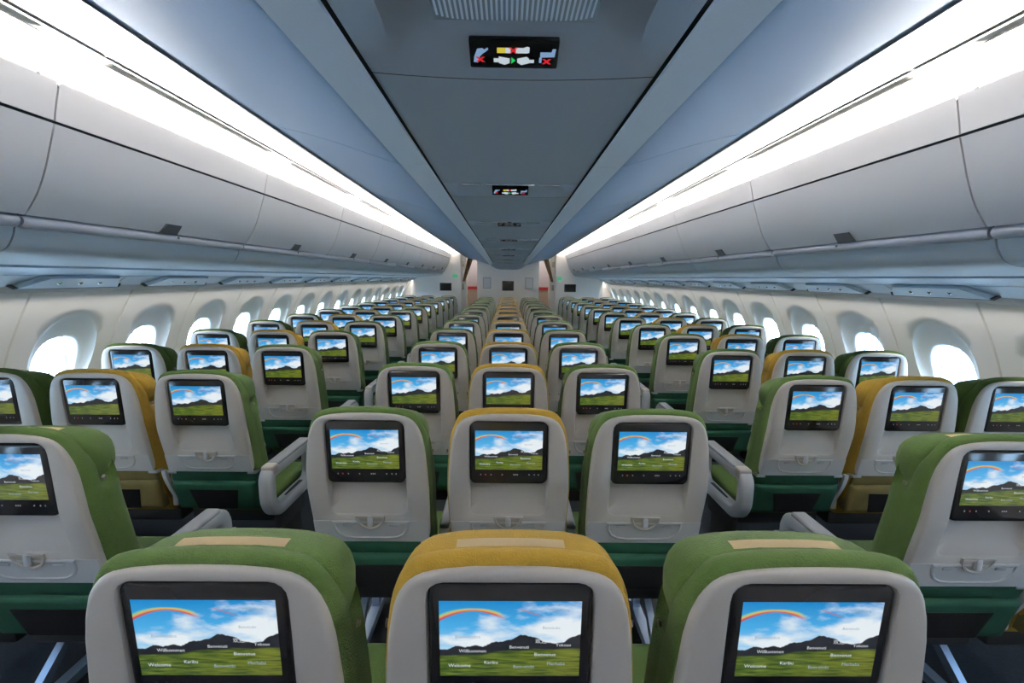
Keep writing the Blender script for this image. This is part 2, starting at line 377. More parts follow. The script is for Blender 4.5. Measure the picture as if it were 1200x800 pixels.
for s, side in ((-1, 'left'), (1, 'right')):
    core = link('trim_%d' % (1 if s < 0 else 2), panel('bin_light_block', [(1.458, 2.190), (1.50, 2.182), (1.506, 2.08), (1.545, 1.93), (1.66, 1.79), (1.70, 1.73), (1.85, 1.69), (2.13, 1.665)], Y0, 11.86, .01, s), M['dark_gap'], kind='structure')  # unseen dark backing, added to darken joints and block the cove strip's spill
    cv = link('trim_%d' % (3 if s < 0 else 4), panel('cove_backing', [(1.05, 2.305, 1), (1.30, 2.316, .35), (1.42, 2.298), (1.50, 2.262), (1.56, 2.21)], Y0, 11.86, .012, s), M['cove'], kind='structure')
    sv = link('trim_%d' % (5 if s < 0 else 6), panel('service_channel', [(2.105, 1.65), (2.15, 1.652), (2.35, 1.61), (2.42, 1.575), (2.44, 1.565)], Y0, 11.86, .01, s), M['dark_gap'], kind='structure')
    for k in range(len(joints) - 1):
        y0, y1 = joints[k] + G, joints[k + 1] - G; n = k + 1
        b = thing('overhead_bin', ('white overhead bin above the %s seats, nearest the camera and cut by the frame' % side) if k == 0 else
                  ('white closed overhead bin above the %s seats, %s from the camera' % (side, ORD[k])), 'overhead bin', (s * 1.6, y0, 1.75), 'overhead bins along the %s side' % side)
        off = Matrix.Translation((-s * 1.6, -y0, -1.75))
        def part(nm, me, mt, par=b, kind=None):
            if par is b: me.transform(off)
            else: me.transform(off)
            return link(nm, me, mt, par, kind)
        d = part('door', panel('door', door_p, y0, y1, .012, s), M['panel'])
        part('header_panel', panel('header_panel', head_p, y0, y1, .012, s), M['panel'])
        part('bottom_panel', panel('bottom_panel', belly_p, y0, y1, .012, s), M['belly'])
        bm = bmesh.new(); r0 = lambda y, q: [Vector((s * (1.642 + (x - 1.642) * q), y, 1.772 + (z - 1.772) * q)) for x, z in rail_p]
        add_loft(bm, [r0(y0 + .002, .7), r0(y0 + .010, 1), r0(y1 - .010, 1), r0(y1 - .002, .7)])
        part('grab_rail', finish(bm, 'grab_rail', 40), M['rail'])
        ym = (1.57 - 1.28 + 1.57) / 2 if k == 0 else (y0 + y1) / 2
        for yy in ([ym] if k else [ym]):
            bm = bmesh.new()
            add_loft(bm, [[Vector((s * (1.588 - o_), yy + a * .045, 1.832 - .0)), Vector((s * (1.613 - o_), yy + a * .052, 1.797))] for a in (-1, 1) for o_ in (0,)], False, False, False) if False else None
            q = [(1.583, 1.829), (1.620, 1.787)]
            add_loft(bm, [[Vector((s * (x + dx), yy + sg * h_, z)) for (x, z), h_ in zip(q, (.046, .058))] + [Vector((s * (x + dx + .02), yy + sg * h_, z + .004)) for (x, z), h_ in zip(reversed(q), (.058, .046))] for sg, dx in ((-1, -.007), (1, -.007))])
            la = part('latch', finish(bm, 'latch', 0), M['latch'])
            bm = bmesh.new(); bmesh.ops.create_cone(bm, cap_ends=True, segments=10, radius1=.006, radius2=.006, depth=.006)
            bmesh.ops.transform(bm, matrix=Matrix.Translation((s * 1.619, yy + .075, 1.775)) @ Matrix.Rotation(pi / 2, 4, 'Y'), verts=bm.verts)
            lk = finish(bm, 'lock_button', 0); part('lock_button', lk, M['latch'])
        # cove panels belong to the ceiling
        link('cove_outer_panel', panel('cove_outer_panel', cove_o, y0 + .002, y1 - .002, .012, s), M['cove'], cv)
        link('cove_inner_panel', panel('cove_inner_panel', cove_i, y0 + .002, y1 - .002, .012, s), M['cove'], cv)
        link('gasket', panel('gasket', [(1.297, 2.2875, .35), (1.309, 2.2875, .35)], y0, y1, .004, s), M['dark_gap'], cv)
        # air grille with cross slats in the outer panel
        ga, gb = (y0 + .03 if k else .35), y1 - .15
        bm = bmesh.new()
        gx0, gz0, gx1, gz1 = 1.405, 2.2765, 1.335, 2.286
        ns = int((gb - ga) / .018)
        for i in range(ns):
            y = ga + i * .018
            for j in range(2):
                a, c_ = j * .5 + .06, j * .5 + .44
                vs = [bm.verts.new((s * lerp(gx0, gx1, t), yy, lerp(gz0, gz1, t) - .008 - SL * .3 * yy)) for t, yy in ((a, y), (c_, y), (c_, y + .006), (a, y + .006))]
                bm.faces.new(vs)
        gr = link('grille_slats', finish(bm, 'grille_slats', 0, False), M['grille'], cv, 'stuff')
        bm = bmesh.new(); gz = lambda z, yy: z - .0065 - SL * .3 * yy
        add_loft(bm, [[Vector((s * gx0, y_, gz(gz0, y_))), Vector((s * gx1, y_, gz(gz1, y_))), Vector((s * gx1, y_, gz(gz1, y_) + .004)), Vector((s * gx0, y_, gz(gz0, y_) + .004))] for y_ in (ga, gb)])
        link('air_grille', finish(bm, 'air_grille', 0), M['grille'], cv)
    # service panels under the bins
    for k in range(len(joints) - 1):
        link('service_rail', panel('service_rail', psu_p, joints[k] + G, joints[k + 1] - G, .01, s), M['psu'], sv)
        link('slope_panel', panel('slope_panel', slope_p, joints[k] + G, joints[k + 1] - G, .01, s), M['psu'], sv)
    for k in range(13):
        yc = 1.75 + .8128 * k
        u = thing('passenger_service_unit', 'blue-lit service unit under the %s bins, %s from the camera' % (side, ORD[k]), 'service unit', (s * 2.408, yc, 1.547), 'service units over the %s seats' % side)
        bm = bmesh.new()
        # a trapezoid slab hung off the slope panel; local x across, toward the wall = +s
        def slab(x0, z0, x1, z1, h0, h1, t):
            nx, nz = (z1 - z0), -(x1 - x0); l = sqrt(nx * nx + nz * nz); nx, nz = nx / l * t, nz / l * t
            q = [(x0, -h0, z0), (x1, -h1, z1), (x1, h1, z1), (x0, h0, z0)]
            lo = [Vector((s * x, y, z)) for x, y, z in q]; hi = [Vector((s * (x + nx * 1), y * .93, z + nz)) for x, y, z in q]
            return lo, hi
        lo, hi = slab(-.068, .041, .02, -.010, .22, .31, .020)
        add_loft(bm, [lo, hi]); body = link('housing', finish(bm, 'housing', 0), M['psu'], u)
        bm = bmesh.new(); lo, hi = slab(.018, -.006, .030, -.014, .325, .325, .02); add_loft(bm, [lo, hi]); link('edge_lip', finish(bm, 'edge_lip', 0), M['dark_gap'], u)
        for dy in (-.12, 0, .12):
            bm = bmesh.new(); bmesh.ops.create_uvsphere(bm, u_segments=10, v_segments=6, radius=.014)
            bmesh.ops.transform(bm, matrix=Matrix.Translation((s * -.03, dy, .004)), verts=bm.verts); link('reading_light', finish(bm, 'reading_light'), M['chrome'], u)

# ------------------------------------------------------------------ centre bin and channel
ch = link('trim_7', box('centre_backing', -1.06, 1.06, Y0, Y0 + .01, 2.33, 2.36), M['dark_gap'], kind='structure')
DR = smooth_prof([(1.030, 2.262, 1), (.90, 2.236, 1), (.75, 2.196, 1), (.60, 2.148, 1), (.505, 2.118, 1), (.478, 2.112, 1)], 4)[::-1]
cj = [-.88, .55, 2.05] + [2.05 + 1.5 * k for k in range(1, 7)]; cj[-1] = 11.86
for s in (-1, 1):
    link('trim_strip', panel('trim_strip', [(1.022, 2.255, 1), (1.056, 2.270, 1)], Y0, 11.86, .02, s), M['trim_grey'], ch)
    for a, b in zip(cj, cj[1:]):
        link('centre_bin_door', panel('centre_bin_door', DR, a + .003, b - .003, .012, s), M['centre_door'], ch)
        link('centre_edge_strip', panel('centre_edge_strip', [(.364, 2.112, 1), (.42, 2.108, 1), (.476, 2.110, 1)], a + .002, b - .002, .012, s), M['ceiling'], ch)
        link('groove', panel('groove', [(.340, 2.135, 1), (.372, 2.135, 1)], a, b, .006, s), M['dark_gap'], ch)
link('void_panel', panel('void_panel', [(-1.03, 2.31, 1), (1.03, 2.31, 1)], Y0, 11.86, .01), M['dark_gap'], ch)
units = [1.218, 2.80, 4.25, 5.68, 7.10, 8.52, 9.94, 11.3]         # far lip of each sign unit
cz_ = lambda y: 2.122 - SL * y
prev = Y0
def lip(y, n=16, sag=-.03, hw=.352):     # a slightly bowed joint line
    return [(lerp(-hw, hw, i / n), y - sag * (1 - (2 * i / n - 1) ** 2)) for i in range(n + 1)]
for i, yf in enumerate(units):
    yn = yf - .345
    # flat panel from the previous lip to this recess
    if yn - prev > .05:
        bm = bmesh.new(); A = lip(prev, sag=-.03 if i else 0); B = lip(yn, sag=0)
        rings = [[Vector((x, y, cz_(y))) for x, y in A], [Vector((x, y, cz_(y))) for x, y in B]]
        add_loft(bm, rings, False, False, False)
        bmesh.ops.solidify(bm, geom=bm.faces[:], thickness=.012)
        link('channel_panel', finish(bm, 'channel_panel', 30), M['ceiling'], ch)
    prev = yf + .004
    u = thing('cabin_sign_unit', 'blue-lit ceiling unit with a lit seat-belt sign, %s from the camera' % ORD[i], 'ceiling sign', (0, yf, cz_(yf)), 'sign units along the ceiling channel')
    # recess: concave scoop, steps up at the near edge, falls to the lip
    secs = [(0, .0), (.004, .055), (.05, .066), (.14, .066), (.222, .060), (.262, .041), (.305, .020), (.345, 0)]
    rings = []
    for dy, dz in secs:
        r = []
        for k in range(25):
            t = -1 + 2 * k / 24; e = max(0, 1 - abs(t) ** 5) if dz > 0 else 1
            x = .352 * t; edge = sstep(1.0, .80, abs(t))
            yy = -.345 + dy + (.03 * (1 - t * t) if dy > .34 else 0)
            r.append(Vector((x, yy, dz * edge - SL * yy)))
        rings.append(r)
    bm = bmesh.new(); add_loft(bm, rings, False, False, False); bmesh.ops.solidify(bm, geom=bm.faces[:], thickness=-.006)
    hs = link('housing', finish(bm, 'housing', 30), M['ceiling'], u)
    # speaker grille ribs
    bm = bmesh.new()
    for k in range(32):
        x = -.168 + k * .0108; c = abs(k - 15.5) / 16
        add_box(bm, x - .0025, x + .0025, -.345 + .118 + .012 * (c ** 6), -.345 + .218 - .02 * (c ** 6), .058, .066)
    link('grille_ribs', finish(bm, 'grille_ribs', 0), M['slot'] if i > 20 else M['ceiling'], u, 'stuff')
    bm = bmesh.new(); add_box(bm, -.176, .176, -.345 + .115, -.345 + .220, .0585, .0625); link('speaker_panel', finish(bm, 'speaker_panel', 0), M['speaker'], u)
    # the sign plate on the slope
    ang = atan2(.0205, .042); base = Matrix.Translation((0, -.345 + .288, .0275)) @ Matrix.Rotation(-ang, 4, 'X')
    pl = box('sign_plate', -.105, .105, -.037, .037, -.012, .004, .004, 2, base); sg = link('sign_plate', pl, M['bezel'], u)
    lit = i < 2
    def picto(nm, polys, mt):
        bm = bmesh.new()
        for poly in polys:
            f = [bm.verts.new(base @ Vector((x, y * .86, -.0128))) for x, y in poly]; bm.faces.new(f)
        link(nm, finish(bm, nm, 0, False), mt, sg)
    R_ = lambda x0, y0, x1, y1: [(x0, y0), (x1, y0), (x1, y1), (x0, y1)]
    X_ = lambda cx, cy, r, t=.0035: [[(cx - r - t, cy - r), (cx - r + t, cy - r), (cx + r + t, cy + r), (cx + r - t, cy + r)], [(cx + r - t, cy - r), (cx + r + t, cy - r), (cx - r + t, cy + r), (cx - r - t, cy + r)]]
    ew = M['e_white'] if lit else M['slot']
    # drawn with +y toward the front of the cabin = lower in the picture
    sy = 1
    picto('cigarette', [R_(-.020, -.022, -.008, -.006), R_(.004, -.022, .030, -.006), [(.022, -.022), (.030, -.026), (.036, -.024), (.036, -.008), (.030, -.006)]], ew)
    picto('cigarette_filter', [R_(-.040, -.022, -.020, -.006)], M['e_yellow'] if lit else M['slot'])
    if i < 3: picto('red_cross', X_(-.002, -.014, .009) + X_(-.080, .014, .008) + X_(.078, .018, .008), M['e_red'] if lit else M['slot'])
    picto('seat_belt', [R_(-.048, .010, -.034, .022), [(-.036, .004), (-.010, .010), (-.010, .024), (-.022, .030), (-.036, .024)], [(.008, .010), (.030, .004), (.036, .010), (.036, .024), (.018, .030), (.008, .022)], R_(.034, .013, .048, .023)], ew)
    picto('belt_arrow', [[(-.006, .006), (.004, .016), (-.006, .026)]], M['e_green'] if lit else M['slot'])
    picto('phone', [[(-.094, .006), (-.086, -.018), (-.074, -.020), (-.066, -.012), (-.080, .004), (-.086, .024), (-.096, .022)], [(-.074, -.012), (-.062, -.022), (-.060, -.016), (-.070, -.006)]], M['e_blue'] if lit else M['slot'])
    picto('seat_symbol', [[(.062, -.010), (.088, -.010), (.090, -.020), (.098, -.020), (.096, .004), (.062, .006)], R_(.060, .006, .066, .022)], M['e_blue'] if lit else M['slot'])
    if i > 0:
        for k, x in enumerate((-.20, -.07, .07, .20)):
            bm = bmesh.new(); add_box(bm, x - .055, x + .055, -.349, -.340, -.004, .006, .002); link('chrome_trim', finish(bm, 'chrome_trim'), M['chrome'], u)
    bm = bmesh.new()

if prev < 11.8:
    bm = bmesh.new(); add_loft(bm, [[Vector((x, y, cz_(y))) for x, y in lip(prev)], [Vector((x, y, cz_(y))) for x, y in lip(11.86, sag=0)]], False, False, False)
    bmesh.ops.solidify(bm, geom=bm.faces[:], thickness=.012); link('channel_panel', finish(bm, 'channel_panel', 30), M['ceiling'], ch)
# fairing where the centre bins meet the bulkhead
bm = bmesh.new()
rings = []
for y, d in ((11.30, 0.0), (11.50, .05), (11.68, .11), (11.80, .15), (11.86, .155)):
    r = []
    for k in range(13):
        t = -1 + 2 * k / 12; x = .62 * t; zz = (2.13 if abs(x) < .45 else 2.13 + (abs(x) - .45) * .35) - SL * 11.6
        r.append(Vector((x, y, zz + .01 - d * sstep(1.0, .35, abs(t)) * 1.0)))
    rings.append(r)
add_loft(bm, rings, False, False, False); bmesh.ops.solidify(bm, geom=bm.faces[:], thickness=-.01)
link('end_fairing', finish(bm, 'end_fairing', 60), M['ceiling'], ch)

# ------------------------------------------------------------------ front bulkheads
M['bulk'] = P('cream_bulkhead', (0.88, 0.83, 0.79), 0.55, spec=0.25)
M['mauve'] = P('pale_mauve_panel', (0.50, 0.46, 0.50), 0.5); M['tan'] = P('tan_door_panel', (0.52, 0.42, 0.34), 0.5)
M['redstrip'] = P('red_placard', (0.45, 0.02, 0.03), 0.5); M['curtain'] = P('brown_curtain_cloth', (0.14, 0.085, 0.045), 0.9, spec=0.1, noise=(8, .7))
wf = link('wall_front', box('wall_front', -.80, .80, 11.90, 11.98, 0, 2.66), M['bulk'], kind='structure')
for s in (-1, 1):
    link('side_bulkhead', box('side_bulkhead', min(s * 1.22, s * 2.9), max(s * 1.22, s * 2.9), 11.80, 11.98, 0, 2.66), M['bulk'], wf)
    link('door_post', box('door_post', min(s * 1.08, s * 1.24), max(s * 1.08, s * 1.24), 11.86, 12.3, 0, 2.66, .01), M['bulk'], wf)
    link('aisle_lintel', box('aisle_lintel', min(s * .79, s * 1.23), max(s * .79, s * 1.23), 11.90, 11.98, 2.17, 2.66), M['bulk'], wf)
    link('upper_door_panel', box('upper_door_panel', min(s * .70, s * 1.5), max(s * .70, s * 1.5), 13.2, 13.26, 1.33, 2.66), M['mauve'], wf)
    link('lower_door_panel', box('lower_door_panel', min(s * .70, s * 1.5), max(s * .70, s * 1.5), 13.2, 13.26, 0, 1.29), M['tan'], wf)
    link('red_strip', box('red_strip', min(s * .78, s * 1.18), max(s * .78, s * 1.18), 13.17, 13.20, 1.27, 1.35), M['redstrip'], wf)
    link('passage_wall', box('passage_wall', min(s * .70, s * .80), max(s * .70, s * .80), 11.98, 13.3, 0, 2.66), M['bulk'], wf)
    link('passage_wall', box('passage_wall', min(s * 1.30, s * 1.38), max(s * 1.30, s * 1.38), 12.3, 13.3, 0, 2.66), M['bulk'], wf)
    for z in (1.95, 1.36):
        link('call_panel', box('call_panel', min(s * 1.13, s * 1.19), max(s * 1.13, s * 1.19), 11.845, 11.86, z - .07, z + .07, .004), M['cup'], wf)
    sd = 'left' if s < 0 else 'right'
    area('passage_fill_light', (s * 1.0, 12.6, 2.5), Euler((0, 0, 0)), .25, .6, 6, (1, .95, .88))  # added fill brightening the passage, no fixture known there
    o = link('exit_sign', box('exit_sign', -.075, .075, -.012, .012, -.035, .035, .004), M['e_exit']); o.location = (s * .93, 11.86, 2.08)
    tag(o, 'small lit green exit sign above the %s aisle doorway' % sd, 'sign', 'exit signs over the aisles')
    bm = bmesh.new()
    for v0 in (0,):
        rings = []
        for k in range(9):
            t = k / 8; z = 2.13 - .62 * t; xc = lerp(.96, 1.14, t ** 1.1); hw = lerp(.075, .03, t)
            rings.append([Vector((s * (xc + hw * u_), 11.83 + .016 * cos(u_ * 9) + d, z)) for u_, d in [(-1 + j / 6, 0) for j in range(13)] + [(1 - j / 6, .012) for j in range(13)]])
        add_loft(bm, rings)
    cu = link('curtain', finish(bm, 'curtain', 40), M['curtain']); tag(cu, 'brown curtain gathered beside the %s aisle doorway' % sd, 'curtain', 'curtains at the aisle doorways')
    mo = thing('wall_monitor', 'dark wall monitor on the bulkhead ahead of the %s seat block' % sd, 'monitor', (s * 1.60, 11.80, 1.36))
    link('frame', box('frame', -.15, .15, -.03, 0, -.10, .10, .008), M['black'], mo); link('display', box('display', -.135, .135, -.032, -.029, -.085, .085), M['bezel'], mo)
    fr = thing('framed_notice', 'pale framed notice on the centre bulkhead, %s of the dark monitor' % sd, 'notice', (s * .545, 11.90, 1.47))
    bm = bmesh.new()
    for a in (-1, 1): add_box(bm, a * .095 - .008, a * .095 + .008, -.018, 0, -.14, .14); add_box(bm, -.103, .103, -.018, 0, a * .135 - .008, a * .135 + .008)
    link('frame', finish(bm, 'frame', 0), M['slot'], fr); link('notice_sheet', box('notice_sheet', -.09, .09, -.008, 0, -.13, .13), M['panel'], fr)
mo = thing('wall_monitor', 'dark wall monitor in the middle of the centre bulkhead', 'monitor', (0, 11.90, 1.40))
link('frame', box('frame', -.15, .15, -.03, 0, -.125, .125, .008), M['black'], mo); link('display', box('display', -.135, .135, -.032, -.029, -.105, .105), M['bezel'], mo)
o = link('exit_sign', box('exit_sign', -.06, .06, -.01, .01, -.04, .04, .004), M['e_exit']); o.location = (-1.36, 11.785, 1.64); tag(o, 'small green sign under the end of the left bins', 'sign')
o = link('exit_sign', box('exit_sign', -.05, .05, -.01, .01, -.05, .05, .004), M['e_exit']); o.location = (1.33, 11.785, 1.60); tag(o, 'small green sign under the end of the right bins', 'sign')
end = link('wall_end', box('wall_end', -2.9, 2.9, 13.9, 14.0, 0, 2.66), M['bulk'], kind='structure')

# ------------------------------------------------------------------ seats
Z_T, Z_B = 1.15, 0.652            # top and bottom of the white shell
REC = .225                         # recline (y per z)
def ys(z):                             # rear face: nearly upright behind the head, reclined below
    a = max(0.0, .93 - z); k = .07; q = a * a / (2 * k) if a < k else a - k / 2
    return (Z_T - z) * .05 - .006 + q * .17
half = [(0, .652), (.175, .652), (.196, .656), (.2035, .668), (.206, .70), (.209, .80), (.210, .87), (.207, .94), (.200, 1.02), (.192, 1.065), (.180, 1.10), (.165, 1.122), (.145, 1.136), (.11, 1.1445), (.06, 1.149), (0, 1.15)]
OUT = half + [(-x, z) for x, z in reversed(half[1:-1])]
CC = (0, .92); NA = 132
ANG = [2 * pi * i / NA for i in range(NA)]
def samp(poly, c=CC, angs=ANG): return [ray_poly(poly, c, a) for a in angs]
def inset(pts, d):
    n = len(pts); out = []
    for i in range(n):
        (ax, az), (bx, bz) = pts[i - 1], pts[(i + 1) % n]; dx, dz = bx - ax, bz - az; l = sqrt(dx * dx + dz * dz) or 1
        out.append((pts[i][0] - dz / l * d, pts[i][1] + dx / l * d))
    return out
o_pts = samp(OUT); bay = samp(rrect(.1360, .772, 1.1270, .030), CC)
def topk(z): return lerp(1, .42, sstep(1.02, 1.14, z))
def ring_at(pts, d): return [Vector((x, ys(z) + d * topk(z), z)) for x, z in pts]
# shell
def bdepth(z): return lerp(.004, .034, sstep(.772, .875, z))
rings = [ring_at(inset(o_pts, .006), .052), ring_at(o_pts, .048), ring_at(o_pts, .022), ring_at(inset(o_pts, .002), .010), ring_at(inset(o_pts, .006), .003), ring_at(inset(o_pts, .012), 0), ring_at(inset(bay, -.004), 0), ring_at(bay, .003)]
bi = inset(bay, .004)
rings.append([Vector((x, ys(z) + bdepth(z) * topk(max(z, 0)) , z)) for x, z in bi])
for k in (.75, .5, .25): rings.append([Vector((x * k, ys(CC[1] + (z - CC[1]) * k) + bdepth(CC[1] + (z - CC[1]) * k), CC[1] + (z - CC[1]) * k)) for x, z in bi])
me_shell = loft('shell', rings, True, True, True, 42); me_shell.materials.append(M['shell'])
# joint groove strip between shell and tray, and the tray itself
def tray_mesh():
    poly = [(-.135, .745), (-.132, .71), (-.118, .685), (-.095, .671), (-.06, .667), (.06, .667), (.095, .671), (.118, .685), (.132, .71), (.135, .745)]
    n = samp(poly, (0, .712), ANG)
    f = lambda pts, d: [Vector((x, ys(z) + d, z)) for x, z in pts]
    return loft('tray_table', [f(n, .004), f(n, -.003), f(inset(n, .004), -.0055), f(inset(n, .007), -.0055), f(inset(n, .010), -.002), f(inset(n, .014), -.002)], True, True, True, 40)
me_tray = tray_mesh(); me_tray.materials.append(M['tray'])
me_tray_band = loft('lower_panel', [[Vector((sx * hw, ys(z) + d, z)) for sx in (-1, 1) for z in ((.655, .745) if sx < 0 else (.745, .655))] for d, hw in ((.006, .203), (-.0012, .201))], True, True, True, 30); me_tray_band.materials.append(M['tray'])
# latch cup
pl = [(.052 * cos(a), .768 + .058 * sin(a)) for a in [pi + pi * i / 20 for i in range(21)]]
bm = bmesh.new()
f = lambda pts, d: [Vector((x, ys(z) + d, z)) for x, z in pts]
n2 = samp(pl, (0, .758), ANG)
add_loft(bm, [f(n2, .002), f(n2, -.008), f(inset(n2, .006), -.009), f(inset(n2, .010), -.003)], True, False, False)
me_cup_rim = finish(bm, 'latch_rim'); me_cup_rim.materials.append(M['shell'])
bm = bmesh.new(); bm.faces.new([bm.verts.new(p) for p in f(inset(n2, .007), -.0035)]); me_cup = finish(bm, 'latch_recess', 0); me_cup.materials.append(M['cup'])
me_latch = box('latch', -.009, .009, ys(.745) - .014, ys(.745), .728, .768, .004); me_latch.materials.append(M['arm'])
me_slot = {}
for q in (-1, 1):
    me_slot[q] = box('slot', q * .082 - .017, q * .082 + .017, ys(.728) - .0045, ys(.728) + .004, .722, .733, .002); me_slot[q].materials.append(M['slot'])
# monitor
mon = rrect(.1325, .898, 1.1225, .020)
def my(z): return (1.122 - z) * .05
mb = lambda pts, fy: [Vector((x, fy(z), z)) for x, z in pts]
me_mon = loft('monitor', [mb(mon, lambda z: ys(z) + .024), mb(mon, lambda z: my(z) + .007), mb(inset(mon, .0025), lambda z: my(z) + .002), mb(inset(mon, .007), my)], True, True, True, 40); me_mon.materials.append(M['bezel'])
me_scr = bpy.data.meshes.new('screen')
sx0, sx1, sz0, sz1 = -.114, .114, .952, 1.092
me_scr.from_pydata([(sx0, my(sz0) - .0008, sz0), (sx1, my(sz0) - .0008, sz0), (sx1, my(sz1) - .0008, sz1), (sx0, my(sz1) - .0008, sz1)], [], [(0, 1, 2, 3)])
uvl = me_scr.uv_layers.new(name='UVMap')
for li, uvv in enumerate([(0, 0), (1, 0), (1, 1), (0, 1)]): uvl.data[li].uv = uvv
me_scr.materials.append(M['screen'])
bm = bmesh.new()
for x in (-.095, -.079, -.060, -.022, .018, .024, .030, .070, .088, .102):
    q = .0017; bm.faces.new([bm.verts.new((x + a * q, my(.934) - .0015, .934 + b * q * 1.3)) for a, b in ((-1, -1), (1, -1), (1, 1), (-1, 1))])
me_btn = finish(bm, 'button_row', 0, False); me_btn.materials.append(M['e_dim'])
bm = bmesh.new(); q = .0019; bm.faces.new([bm.verts.new((-.079 + a * q, my(.934) - .0018, .934 + b * q)) for a, b in ((-1, -1), (1, -1), (1, 1), (-1, 1))]); me_btr = finish(bm, 'red_button', 0, False); me_btr.materials.append(M['e_red'])
# words on the nearest screens
def words(items, mt):
    bm = bmesh.new()
    for (txt, u_, v_, h_) in items:
        cu = bpy.data.curves.new('t', 'FONT'); cu.body = txt; cu.size = h_; cu.align_x = 'CENTER'; cu.resolution_u = 2
        ob = bpy.data.objects.new('t', cu); COL.objects.link(ob)
        dg = bpy.context.evaluated_depsgraph_get(); me = bpy.data.meshes.new_from_object(ob.evaluated_get(dg))
        me.transform(Matrix.Translation((lerp(sx0, sx1, u_), my(lerp(sz0, sz1, v_)) - .0018, lerp(sz0, sz1, v_))) @ Matrix.Rotation(pi / 2 + atan2(.05, 1), 4, 'X'))
        bm.from_mesh(me); bpy.data.meshes.remove(me); bpy.data.objects.remove(ob); bpy.data.curves.remove(cu)
    me = finish(bm, 'words', 0, False); me.materials.append(mt); return me
me_words = words([('Willkommen', .235, .325, .0085), ('Benvenuti', .565, .38, .0080), ('\u6b22\u8fce', .72, .455, .0095), ('Yokoso', .88, .41, .0080), ('Bienvenue', .75, .28, .0085), ('Welcome', .14, .125, .0092), ('Karibu', .365, .17, .0085)], M['e_word'])
me_words2 = words([('Bienvenidos', .20, .515, .0085), ('Bem-vindo', .60, .115, .0080), ('Merhaba', .83, .155, .0085), ('Benvindo', .79, .64, .0075), ('Welcome', .84, .87, .0085)], M['e_wordgrey'])
# cloth back
def k_out(top, grow, bot=.45):
    h_ = []
    for x, z in half:
        zz = bot + (z - .652) * 0 if z < .66 else z
        h_.append((x + (grow if x > .02 else 0), zz + grow if z > 1.1 else zz))
    h_ = [(0, bot), (.17, bot), (.195, bot + .02), (.205, bot + .08), (.208 + grow, .66)] + [(x, z) for x, z in h_ if z > .68]
    out = []
    for x, z in h_:
        if z > .95: z = .95 + (z - .95) * (top - .95) / (1.15 + grow - .95)
        out.append((x, z))
    return out + [(-x, z) for x, z in reversed(out[1:-1])]
C2 = (0, .85)
def bring(top, grow, d, ins=0, neck=0):
    p = samp(k_out(top, grow), C2)
    if neck: p = [(x * (1 - neck * sstep(.93, 1.02, z)), z) for x, z in p]
    if ins: p = inset(p, ins)
    return [Vector((x, ys(z) + d * lerp(1, .62, sstep(1.02, 1.14, z)), z)) for x, z in p]
me_back = loft('backrest', [bring(1.150, .002, .075, .070), bring(1.150, .002, .014, .012), bring(1.157, .002, .020, .002), bring(1.163, .005, .032), bring(1.1655, .007, .048), bring(1.164, .007, .064), bring(1.152, .007, .074, .002, .03), bring(1.12, .007, .082, 0, .12), bring(1.11, .007, .115, 0, .14), bring(1.11, .006, .135, .006), bring(1.10, .004, .148, .022), bring(1.09, .002, .152, .05)], True, True, True, 60)
# headrest pillow with winged sides
hd = [(0, .945), (.11, .945), (.155, .955), (.186, .98), (.199, 1.02), (.200, 1.06), (.193, 1.095), (.176, 1.120), (.148, 1.136), (.10, 1.1455), (.05, 1.149), (0, 1.1495)]
hd = hd + [(-x, z) for x, z in reversed(hd[1:-1])]
hd = [(x, z - .011 * sstep(.98, 1.10, z)) for x, z in hd]
hp_ = samp(hd, (0, 1.07))
def hr(d, ins): return [Vector((x, ys(z) * .9 + d, z)) for x, z in inset(hp_, ins)]
me_head = loft('headrest', [hr(.062, .045), hr(.058, .024), hr(.060, .011), hr(.068, .003), hr(.082, 0), hr(.102, .0005), hr(.130, .004), hr(.155, .012), hr(.174, .028), hr(.182, .05)], True, True, True, 60)
bm = bmesh.new()
rings = []
for x in [-.095 + .019 * i for i in range(11)]:
    r = []
    for d, dz in ((.080, -.0012), (.083, .0008), (.089, .0014), (.098, .0014), (.106, .0006)):
        zt = interp([(0, 1.1385), (.05, 1.138), (.10, 1.1345)], abs(x)); r.append(Vector((x, ys(zt) * .9 + d, zt + dz)))
    rings.append(r)
add_loft(bm, rings, False, False, False); me_vel = finish(bm, 'hook_strip', 60); me_vel.materials.append(M['velcro'])
# lower back: cover band, pocket, mesh
def plate(nm, z0, z1, hw0, hw1, base, bulge, r=.02):
    poly = [(-hw0, z0), (hw0, z0), (hw1, z1), (-hw1, z1)]
    c = (0, (z0 + z1) / 2); n = samp(poly, c); fy = lambda z: ys(z) + base
    f = lambda pts, d: [Vector((x, fy(z) + d - .0, z)) for x, z in pts]
    hz = (z1 - z0) / 2
    def sc(d): return [(x * (1 - d / hw0), c[1] + (z - c[1]) * (1 - d / hz)) for x, z in n]
    return loft(nm, [f(n, .03), f(n, 0), f(sc(.003), -bulge * .6), f(sc(.010), -bulge), f(sc(.022), -bulge * 1.12)], True, True, True, 50)
me_cover = plate('lower_cover', .596, .662, .206, .204, .012, .008)
me_pocket = plate('seat_pocket', .44, .600, .196, .207, .010, .020)
me_mesh = plate('mesh_panel', .448, .556, .095, .118, -.0145, .001)
me_mesh.materials.append(M['mesh'])
me_cush = box('seat_cushion', -.212, .212, .17, .635, .385, .475, .035, 4)
me_pan = box('seat_pan', -.21, .21, .20, .60, .32, .39, .01); me_pan.materials.append(M['black'])
